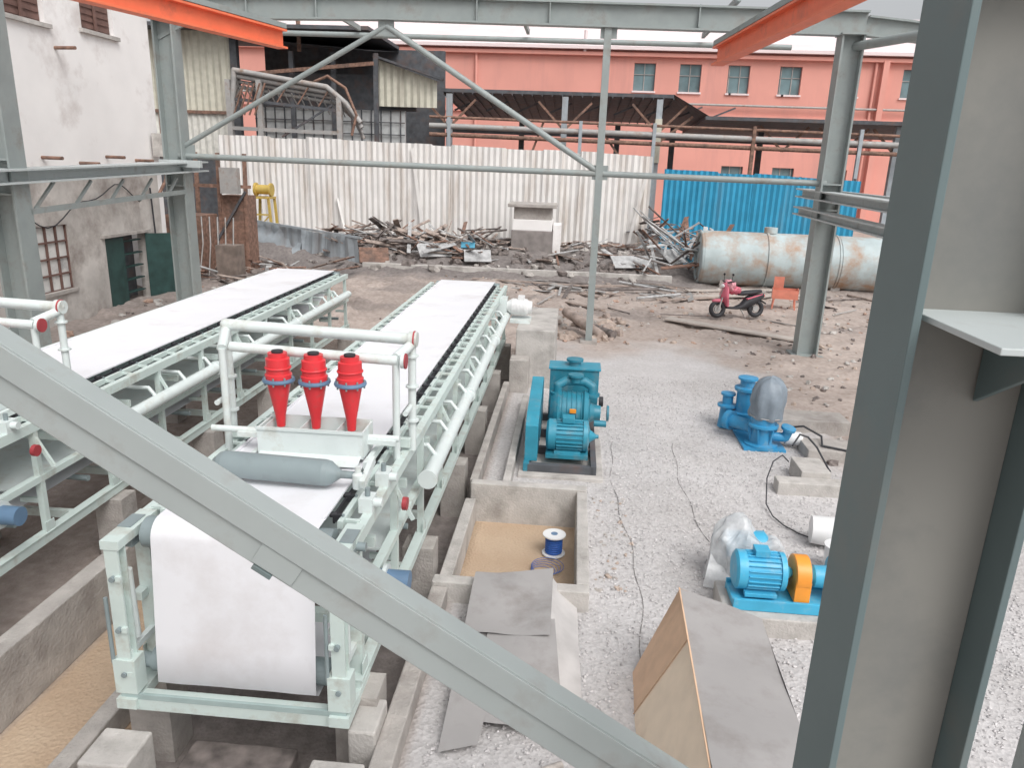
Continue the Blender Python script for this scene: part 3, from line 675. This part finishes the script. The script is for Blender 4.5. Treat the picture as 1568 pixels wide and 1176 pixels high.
# ------------------------------------------------------------ fences
c=B('white_corrugated_fence'); c.corr((-19.9,42),(3.9,42),.4,6.2,wfence_m,jit=.07,lean=1.5,z0b=.6,z1b=5.8,per=.32,amp=.04)
for x in range(-19,4,3): c.beam((x,42.14,.3),(x,42.14,5.5),.1,.1,rpipe_m)
c.beam((-19.6,42.2,4.6),(3.9,42.2,4.4),.08,.08,rpipe_m)
for (xa,za,xb,zb) in((-9.0,5.8,-8.3,1.0),(2.9,1.0,3.6,4.8),(-13.2,3.0,-12.7,1.0)): c.beam((xa,41.85,za),(xb,41.6,zb),.16,.04,wfence_m)
c.done()
c=B('blue_corrugated_fence'); c.corr((4.9,45),(15.8,45),.2,5.2,bfence_m,jit=.06,lean=1,z1b=4.85,per=.32,amp=.045)
for x in(5,7.5,10,12.5,15.5): c.beam((x,45.15,0),(x,45.15,5),.12,.12,dark_m)
c.done()
c=B('grey_panel_fence'); c.corr((-17.0,38.4),(-10.2,35.6),-.1,1.95,gpanel_m,per=.6,amp=.03,jit=.08,lean=2,z1b=1.5,panel=1.3); 
c.sheet((-16.3,37.7,.2),(-13.8,36.6,.2),(-13.4,37.2,1.5),(-16.2,38,1.7),gpanel_m,6,6,.2)
c.beam((-17,38.2,1.97),(-10.1,35.4,1.55),.1,.1,gpanel_m); c.done()
wall('concrete_curb',[(-10,4.6,35.2,35.5,-.2,.42)],conc2_m)
# hut on the mound
c=B('concrete_block_hut')
c.bb(-3.2,-1.1,38.4,40.2,.6,1.95,mat('hut_grey',(.25,.225,.215),.9,var=.2)); c.bb(-3.15,-1.15,38.45,40.15,1.95,2.5,plast_m); c.bb(-3.1,-1.2,38.5,40.1,2.5,3.1,conc_m); c.bb(-3.4,-.95,38.2,40.4,3.1,3.28,conc_m); c.bb(-1.1,-.7,38.6,40,.6,2.3,plast_m); c.done(.03)
# tank
c=B('rusty_steel_tank'); 
c.lathe((5.9,36.2,1.25),(1,-.03,0),[(0,.9),(.02,1.22),(.1,1.25),(2.9,1.25),(2.9,1.29),(3.0,1.29),(3.0,1.25),(6,1.25),(6,1.28),(6.08,1.28),(6.08,1.25),(9.4,1.25),(9.45,.9)],tank_m,40)
c.ring((5.9,36.2,1.25),1.15,.08,tank_m,'x',40); c.cyl((9,36.1,2.5),(9,36.1,2.75),.3,tank_m)
for x in(7,12): c.bb(x-.2,x+.2,35.3,37.1,-.1,.35,conc_m)
c.done()
# ------------------------------------------------------------ background industry
c=B('salmon_factory_building')
Yb=75; x0,x1=-34,40
wins=[(x,x+1.95,12.0,14.4) for x in(4.6,8.75,13.1,17.7,22.8,28.5)]
lowin=[(x,x+2.0,3.4,5.6) for x in(13.4,18.1,22.9)]
hs=wins+lowin
xs_=sorted({x0,x1}|{h_[0] for h_ in hs}|{h_[1] for h_ in hs}); zs_=[-1,3.4,5.6,12.0,14.4,15.4]
for a,b_ in zip(xs_,xs_[1:]):
    for e,f_ in zip(zs_,zs_[1:]):
        mx,mz=(a+b_)/2,(e+f_)/2
        if any(h_[0]<mx<h_[1] and h_[2]<mz<h_[3] for h_ in hs): c.bb(a,b_,Yb+.35,Yb+.4,e,f_,glass_m); c.bb((a+b_)/2-.04,(a+b_)/2+.04,Yb+.28,Yb+.34,e,f_,rpipe_m); c.bb(a,b_,Yb+.28,Yb+.33,(e*.4+f_*.6)-.03,(e*.4+f_*.6)+.03,rpipe_m); c.bb(a-.1,b_+.1,Yb-.15,Yb-.003,e-.15,e,proof_m)
        else: c.bb(a,b_,Yb,Yb+.5,e,f_,pink_m)
c.bb(x0,x1,Yb-.5,Yb-.003,14.9,15.2,pink_m); c.bb(x0,x1,Yb-.8,Yb+.6,15.4,15.65,proof_m)
c.add([(x0,Yb-.8,15.66),(x1,Yb-.8,15.66),(x1,Yb+20,22),(x0,Yb+20,22)],[(0,1,2,3)],proof_m)
c.bb(x0,x1,Yb-.25,Yb-.003,9.8,10.1,pink_m); c.cyl((x0,Yb-.4,11.0),(x1,Yb-.4,10.9),.1,rpipe_m)
c.cyl((0,Yb-.3,15),(0,Yb-.3,17.0),.15,proof_m)
for x in(-20,-10,2,26,38): c.cyl((x,Yb-.2,0),(x,Yb-.2,15),.12,pink_m)
c.bb(26.5,27.0,Yb-.6,Yb-.003,0,15,pink_m)
c.done()
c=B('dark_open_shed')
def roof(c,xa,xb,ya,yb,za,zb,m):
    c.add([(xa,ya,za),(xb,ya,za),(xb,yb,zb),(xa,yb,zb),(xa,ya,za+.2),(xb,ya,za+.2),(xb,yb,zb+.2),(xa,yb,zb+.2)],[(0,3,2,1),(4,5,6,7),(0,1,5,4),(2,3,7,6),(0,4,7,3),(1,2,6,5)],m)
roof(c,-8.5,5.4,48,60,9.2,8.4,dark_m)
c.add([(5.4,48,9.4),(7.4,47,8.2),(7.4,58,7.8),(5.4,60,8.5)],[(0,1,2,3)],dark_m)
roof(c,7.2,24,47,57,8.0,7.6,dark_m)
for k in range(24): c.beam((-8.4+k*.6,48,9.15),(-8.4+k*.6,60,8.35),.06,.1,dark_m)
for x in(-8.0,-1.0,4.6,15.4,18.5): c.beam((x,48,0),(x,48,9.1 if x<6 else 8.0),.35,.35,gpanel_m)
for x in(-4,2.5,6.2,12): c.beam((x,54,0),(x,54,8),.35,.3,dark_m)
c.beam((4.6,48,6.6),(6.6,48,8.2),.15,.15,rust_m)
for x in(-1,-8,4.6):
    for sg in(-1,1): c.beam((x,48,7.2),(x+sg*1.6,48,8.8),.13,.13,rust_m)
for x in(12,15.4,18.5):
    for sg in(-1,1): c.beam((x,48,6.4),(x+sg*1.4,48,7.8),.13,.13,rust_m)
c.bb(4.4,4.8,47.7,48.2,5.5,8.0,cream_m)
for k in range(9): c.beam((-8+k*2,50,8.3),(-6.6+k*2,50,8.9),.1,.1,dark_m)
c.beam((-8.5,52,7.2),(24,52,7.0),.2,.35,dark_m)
c.done()
c=B('overhead_pipes')
for z,r,m_ in((7.2,.16,rpipe_m),(6.7,.12,rust_m),(7.7,.08,rust_m)): c.cyl((-9,46.8,z),(24,46.8,z-.35),r,m_,n=12)
for x in(-7.8,0,4.3,10,16): c.beam((x,46.7,0),(x,46.7,7.7),.2,.2,rust_m if x==10 else gpanel_m)
c.beam((-3.5,47,4),(-2.2,47,7.6),.12,.12,rust_m); c.beam((1,47,7.5),(3,47,5),.12,.12,rust_m)
c.done()
c=B('cream_corrugated_shed')
c.corr((-27,46),(-20.6,46),7.6,12.0,cream_m,per=.4,amp=.05); c.corr((-27,46.05),(-20.6,46.05),5.0,7.5,mat('cream_lower',(.66,.65,.6),.7,dirt=(.45,.43,.38),streak=True),per=.4,amp=.05)
c.bb(-27,-20.5,45.9,46.1,7.42,7.6,rust_m); c.bb(-27.3,-12,44.5,52,12.0,12.2,dark_m); c.bb(-27,-20.6,46.2,46.4,0,5.2,dark_m)
c.bb(-20.6,-20.2,45.8,46.2,0,12,dark_m); c.bb(-21,-9,52,52.3,4,12,dark_m)
c.add([(-20.6,45,11.6),(-12,45,11.0),(-12,53,12.0),(-20.6,53,12.4)],[(0,1,2,3)],dark_m)
c.corr((-12.1,47),(-8.6,47),8.2,10.8,cream_m,per=.4,amp=.05,z1b=9.7); c.beam((-12.3,46.8,10.95),(-8.2,46.8,9.75),.8,.12,dark_m)
c.bb(-19.9,-10.6,47.4,47.6,5.2,8.0,mat('grey_windows',(.50,.51,.51),.4,var=.15)); 
for k in range(16): c.bb(-19.9+k*.6,-19.84+k*.6,47.3,47.38,5.2,8,dark_m)
for z in(5.9,6.6,7.3,8): c.bb(-19.9,-10.6,47.25,47.29,z-.03,z+.03,dark_m)
c.bb(-20.2,-10,47.7,47.9,8,10,dark_m)
for x in(-17,-14.5,-12): c.beam((x,46,4),(x,46,11),.25,.25,dark_m)
c.beam((-20,45.5,9.6),(-12,45.5,10.4),.2,.2,rust_m)
c.tube([(-16.5,46,11),(-16.5,46,12.8)],.12,rust_m)
c.done()
c=B('pipe_trestle')
for k in range(4):
    z=9.7-.28*k; c.tube([(-19.9,44+.2*k,z-2.6 if k==0 else z-.8),(-19.6,44+.2*k,z),(-14.3+.15*k,44+.2*k,z-.75),(-13.2+.1*k,44+.2*k,z-1.6),(-12.4,44+.2*k,z-2.6)],.15 if k<2 else .1,rpipe_m,10)
for x in(-20,-18.2,-13.6): c.beam((x,44,0),(x,44,9.2 if x<-15 else 8.4),.28,.28,rpipe_m)
c.beam((-20,44,8.2),(-13.6,44,7.7),.14,.16,dark_m); c.beam((-20,44,6.6),(-13.6,44,6.5),.16,.2,rpipe_m)
for k in range(5): c.beam((-19.8+k*1.25,44,7.9),(-19.1+k*1.25,44,8.9),.07,.07,rust_m)
c.beam((-17,44,6.2),(-14,44,8.0),.1,.1,dark_m)
for k in range(5): c.cyl((-19.5+k*.3,43.4,7.3),(-18.8+k*.3,43.4,9.0),.05,rust_m)
for k in range(14): c.beam((-19.6+k*.45,44.3,9.0-.06*k),(-19.4+k*.45,44.9,8.2-.06*k),.06,.05,rpipe_m)
c.tube([(-15,44,9.2),(-14.2,43.9,9.5),(-13.2,43.9,8.9),(-12.6,43.9,7.5),(-12.9,43.9,6.4)],.08,rust_m,8)
c.done()
# ------------------------------------------------------------ scrap & rubble
rn=random.Random(11)
def scrap(name,n,xr,yr,lr,tr,mats,zmax=.5,tilt=.5):
    c=B(name)
    for k in range(n):
        x=rn.uniform(*xr); y=rn.uniform(*yr); z=gz(x,y)+rn.uniform(.03,zmax); l=rn.uniform(*lr); a=rn.uniform(0,math.pi); t=rn.uniform(-tilt,tilt)
        d=Vector((math.cos(a)*math.cos(t),math.sin(a)*math.cos(t),math.sin(t)))*l/2; p=Vector((x,y,z)); w=rn.uniform(*tr)
        if p.z-abs(d.z)<gz(x,y)-.3: p.z+=abs(d.z)*.6
        if rn.random()<.25: c.cyl(p-d,p+d,w*.5,rn.choice(mats),n=7)
        else: c.beam(p-d,p+d,w*rn.uniform(1,3),w*.4,rn.choice(mats),up=(rn.uniform(-.5,.5),rn.uniform(-.5,.5),1))
    c.done()
scrap('scrap_pile',170,(-12.5,-4.5),(36.3,40.5),(.8,3.0),(.05,.12),[timber_m,rust_m,scrapl_m,soil_m,timber_m],.8,.45)
scrap('scrap_pile',150,(3.4,7.5),(36,43),(.6,2.6),(.05,.12),[scrapl_m,scrapl_m,rust_m,soil_m,gpanel_m],1.7,.8)
scrap('scrap_pile',60,(-16.5,-10.5),(29.5,34.5),(.6,2.6),(.05,.13),[timber_m,rust_m,scrapl_m,soil_m],.5,.4)
scrap('scrap_timber',50,(-4.5,4),(36,41),(.7,2.6),(.05,.12),[timber_m,rust_m,timber_m,scrapl_m],.3,.25)
scrap('scrap_timber',26,(-3,13),(26.5,34.5),(.6,2.6),(.05,.10),[timber_m,timber_m,rpipe_m,soil_m],.08,.04)
scrap('scrap_timber',30,(-1.5,5),(31,35),(.8,3.0),(.06,.12),[timber_m,scrapl_m,soil_m,rpipe_m],.15,.08)
scrap('scrap_pile',40,(7,15),(40,44),(.6,2.6),(.06,.2),[soil_m,dark_m,rust_m,scrapl_m],1.0,.7)
c=B('scrap_sheet')
for (x,y,a,l,w_,m_) in((-6.8,36.6,.5,1.6,.9,scrapl_m),(-4.6,36.2,.2,1.3,.8,scrapl_m),(4.9,37.8,.9,1.5,1,scrapl_m),(6.3,39,.3,1.6,.8,mat('blue_scrap',(.1,.35,.5),.5)),(-9.6,35.9,.3,1.4,1,rust_m),(2.8,36.6,.4,2,.8,scrapl_m),(-5.3,37.8,.1,.7,.4,mat('blue_scrap',(.1,.35,.5),.5))):
    z=gz(x,y)+.35; R=Matrix.Rotation(a,3,'Z')@Matrix.Rotation(rad(38),3,'X'); c.box((x,y,z),(l,w_,.04),m_,R)
c.done()
pb=mat('pale_board',(.47,.42,.38),.8,var=.12)
c=B('timber_planks')
for (a_,b_,w_) in(((5.0,31.6),(10.0,33.0),.3),((3.4,26.4),(7.5,23.9),.5),((-.2,33.2),(4.6,34.0),.25),((-4.5,33.8),(1.8,32.9),.22),((5.0,33.2),(9.4,34.6),.3),((3.6,30.2),(8.0,33.2),.25)):
    a3=Vector((a_[0],a_[1],gz(*a_)+.10)); b3=Vector((b_[0],b_[1],gz(*b_)+.10)); mm=(a3+b3)/2; mm.z=max(mm.z,gz(mm.x,mm.y)+.08)
    c.beam(a3,mm,w_,.05,pb if w_>=.3 else timber_m); c.beam(mm,b3,w_*.97,.048,pb if w_>=.3 else timber_m)
c.done()
c=B('log'); c.cyl((-.15,24.6,.55),(1.0,22.9,.15),.16,timber_m,n=12); c.cyl((.2,25,.15),(1.4,23.3,.12),.13,soil_m,n=12); c.done()
def rocks(name,n,xr,yr,rr,mats,seed=0):
    c=B(name); r_=random.Random(seed)
    for k in range(n):
        x=r_.uniform(*xr);y=r_.uniform(*yr)
        if inpit(x,y): continue
        r=r_.uniform(*rr)*r_.uniform(.5,1); c.sph((x,y,gz(x,y)+r*.1),(r*r_.uniform(.7,1.3),r*r_.uniform(.7,1.3),r*.7),r_.choice(mats),4,.7,r_.uniform(0,50),False)
    c.done()
rocks('rubble',420,(-13,3.8),(35,41.5),(.08,.36),[soil_m,soil_m,conc_m,soil_m],1)
rocks('rubble',600,(-6.5,14),(22.5,34.5),(.03,.12),[dstone_m,conc2_m,dstone_m,brick_m,soil_m],2)
rocks('rubble',200,(-14.5,-9.5),(19,31),(.05,.2),[brick_m,conc2_m,soil_m],3)
rocks('rubble',200,(4.8,9),(13.5,24),(.03,.12),[dstone_m,soil_m,conc2_m],4)
rocks('rubble',60,(-.8,1.8),(22.8,26.5),(.1,.28),[dstone_m,timber_m,conc_m],6)
rocks('rubble',90,(-5.9,-3.9),(20.9,25.5),(.12,.42),[mat('sandstone',(.50,.34,.25),.9,var=.25,scale=3),brick_m,dstone_m],5)
rocks('rubble',60,(.5,1.1),(8.5,11.5),(.02,.05),[conc_m,dstone_m],7)
# ------------------------------------------------------------ scooter
c=B('motor_scooter'); c.M=Matrix.Translation((6.05,27.6,gz(6.05,27.6)))@Matrix.Rotation(rad(18),4,'Z')@Matrix.Rotation(rad(-6),4,'X')@Matrix.Scale(1.2,4)
for x in(-.66,.62):
    c.ring((x,0,.27),.205,.07,black_m,'y',22); c.cyl((x,-.03,.27),(x,.03,.27),.1,rpipe_m); 
    for k in range(5):
        t=k*1.256; c.beam((x,0,.27),(x+.17*math.cos(t),0,.27+.17*math.sin(t)),.03,.02,rpipe_m)
c.tube([(-.66,.09,.27),(-.55,.09,.62),(-.44,0,.98)],.025,rpipe_m); c.tube([(-.66,-.09,.27),(-.55,-.09,.62)],.025,rpipe_m)
c.sph((-.64,0,.52),(.22,.09,.06),pinkc_m,8)
def loft(c,rings,m):
    vs=[];fs=[];n=12
    for (x,z,w_,h_,tl) in rings:
        for k in range(n):
            t=2*math.pi*k/n; u=h_*math.sin(t)
            vs.append((x+u*math.cos(tl),w_*math.cos(t),z+u*math.sin(tl)))
    for i in range(len(rings)-1):
        for k in range(n): fs.append((i*n+k,i*n+(k+1)%n,(i+1)*n+(k+1)%n,(i+1)*n+k))
    fs+= [tuple(range(n)),tuple(range((len(rings)-1)*n,len(rings)*n))]
    c.add(vs,fs,m,True)
loft(c,[(-.36,.34,.12,.05,0),(-.42,.5,.22,.07,0),(-.46,.7,.26,.08,.1),(-.42,.88,.19,.07,.2),(-.40,1.0,.13,.09,.2),(-.40,1.07,.06,.06,.2)],pinkc_m)
c.sph((-.52,0,.96),(.05,.09,.06),white_m,6)
c.tube([(-.34,-.34,1.10),(-.40,0,1.05),(-.34,.34,1.10)],.02,black_m)
for s_ in(-1,1): c.cyl((-.36,s_*.22,1.08),(-.34,s_*.25,1.27),.008,black_m,n=6); c.sph((-.34,s_*.26,1.3),(.02,.06,.04),black_m,6)
loft(c,[(-.40,.31,.13,.03,1.57),(-.1,.29,.14,.04,1.57),(.12,.34,.14,.09,1.57),(.3,.46,.16,.2,1.57),(.55,.54,.15,.17,1.57),(.85,.66,.08,.07,1.57)],black_m)
loft(c,[(.02,.72,.10,.05,1.57),(.2,.74,.15,.08,1.57),(.45,.76,.15,.08,1.57),(.75,.80,.10,.05,1.57)],black_m)
loft(c,[(.25,.56,.168,.035,1.57),(.5,.63,.158,.035,1.57),(.8,.70,.085,.02,1.57)],pinkc_m)
c.sph((-.12,0,.82),(.20,.19,.12),pinkc_m,10,.4,5); c.sph((-.3,.03,.96),(.15,.26,.17),mat('pink_cloth',(.72,.34,.39),.8,var=.3,scale=8),12,.4,9)
c.tube([(.62,.12,.27),(.2,.12,.25)],.06,rpipe_m); c.tube([(.75,-.1,.76),(.92,0,.78),(.75,.1,.76)],.015,rpipe_m); c.beam((.1,0,.3),(.15,-.25,.02),.03,.03,rpipe_m)
c.sph((.86,0,.66),(.04,.07,.05),red_m,6); loft(c,[(.45,.55,.06,.03,1.57),(.7,.56,.07,.03,1.57),(.95,.42,.06,.02,1.57)],black_m)
c.done()
c=B('red_tool_cart'); rc=mat('cart_red',(.66,.23,.16),.5,var=.15); 
c.M=Matrix.Translation((8.45,30.4,gz(8.45,30.4)))@Matrix.Rotation(rad(-12),4,'Z')
c.bb(-.5,.45,-.3,.3,.42,.46,rc); c.bb(-.5,.45,-.32,-.3,.42,.78,rc); c.bb(-.5,.45,.3,.32,.42,.78,rc); c.bb(-.5,-.48,-.3,.3,.46,.78,rc); c.bb(.45,.47,-.3,.3,.42,.82,rc)
for x,y in((-.45,-.28),(.4,-.28),(-.45,.28),(.4,.28)): c.beam((x,y,.0),(x*.9,y,.45),.05,.05,rc)
c.bb(-.48,-.1,-.02,.02,.78,1.25,rc); c.done()
# ------------------------------------------------------------ camera, light, world
H=5.2; th=rad(16.4); psi=rad(4.3); rho=rad(2.0)
Fh=Vector((-math.sin(psi),math.cos(psi),0)); R0=Vector((math.cos(psi),math.sin(psi),0)); Z=Vector((0,0,1))
F_=Fh*math.cos(th)-Z*math.sin(th); U0=Fh*math.sin(th)+Z*math.cos(th)
cx=R0*math.cos(rho)+U0*math.sin(rho); cy=U0*math.cos(rho)-R0*math.sin(rho)
cam=bpy.data.cameras.new('camera'); cam.lens=36*1150/1568; cam.sensor_width=36; cam.clip_end=2000; cam.clip_start=.05
co=bpy.data.objects.new('camera',cam); M=Matrix((cx,cy,-F_)).transposed().to_4x4(); M.translation=Vector((0,0,H)); co.matrix_world=M
bpy.context.scene.collection.objects.link(co); bpy.context.scene.camera=co
el,az=rad(52),rad(145)
sun=bpy.data.lights.new('sun','SUN'); sun.energy=1.1; sun.angle=rad(35); sun.color=(1,.98,.95)
so=bpy.data.objects.new('sun',sun); sd=Vector((math.sin(az)*math.cos(el),math.cos(az)*math.cos(el),math.sin(el)))
so.rotation_euler=sd.to_track_quat('Z','Y').to_euler(); bpy.context.scene.collection.objects.link(so)
wd=bpy.data.worlds.new('World'); bpy.context.scene.world=wd; wd.use_nodes=True; nt=wd.node_tree
bg=nt.nodes['Background']; sk=nt.nodes.new('ShaderNodeTexSky'); sk.sky_type='NISHITA'; sk.sun_disc=False; sk.sun_elevation=el; sk.sun_rotation=az; sk.air_density=1; sk.dust_density=5; sk.ozone_density=1
hs_=nt.nodes.new('ShaderNodeHueSaturation'); hs_.inputs['Saturation'].default_value=.15; hs_.inputs['Value'].default_value=1.15
nt.links.new(sk.outputs['Color'],hs_.inputs['Color']); nt.links.new(hs_.outputs['Color'],bg.inputs['Color']); bg.inputs['Strength'].default_value=.15
sc=bpy.context.scene; sc.view_settings.view_transform='Standard'; sc.view_settings.look='None'; sc.view_settings.exposure=0
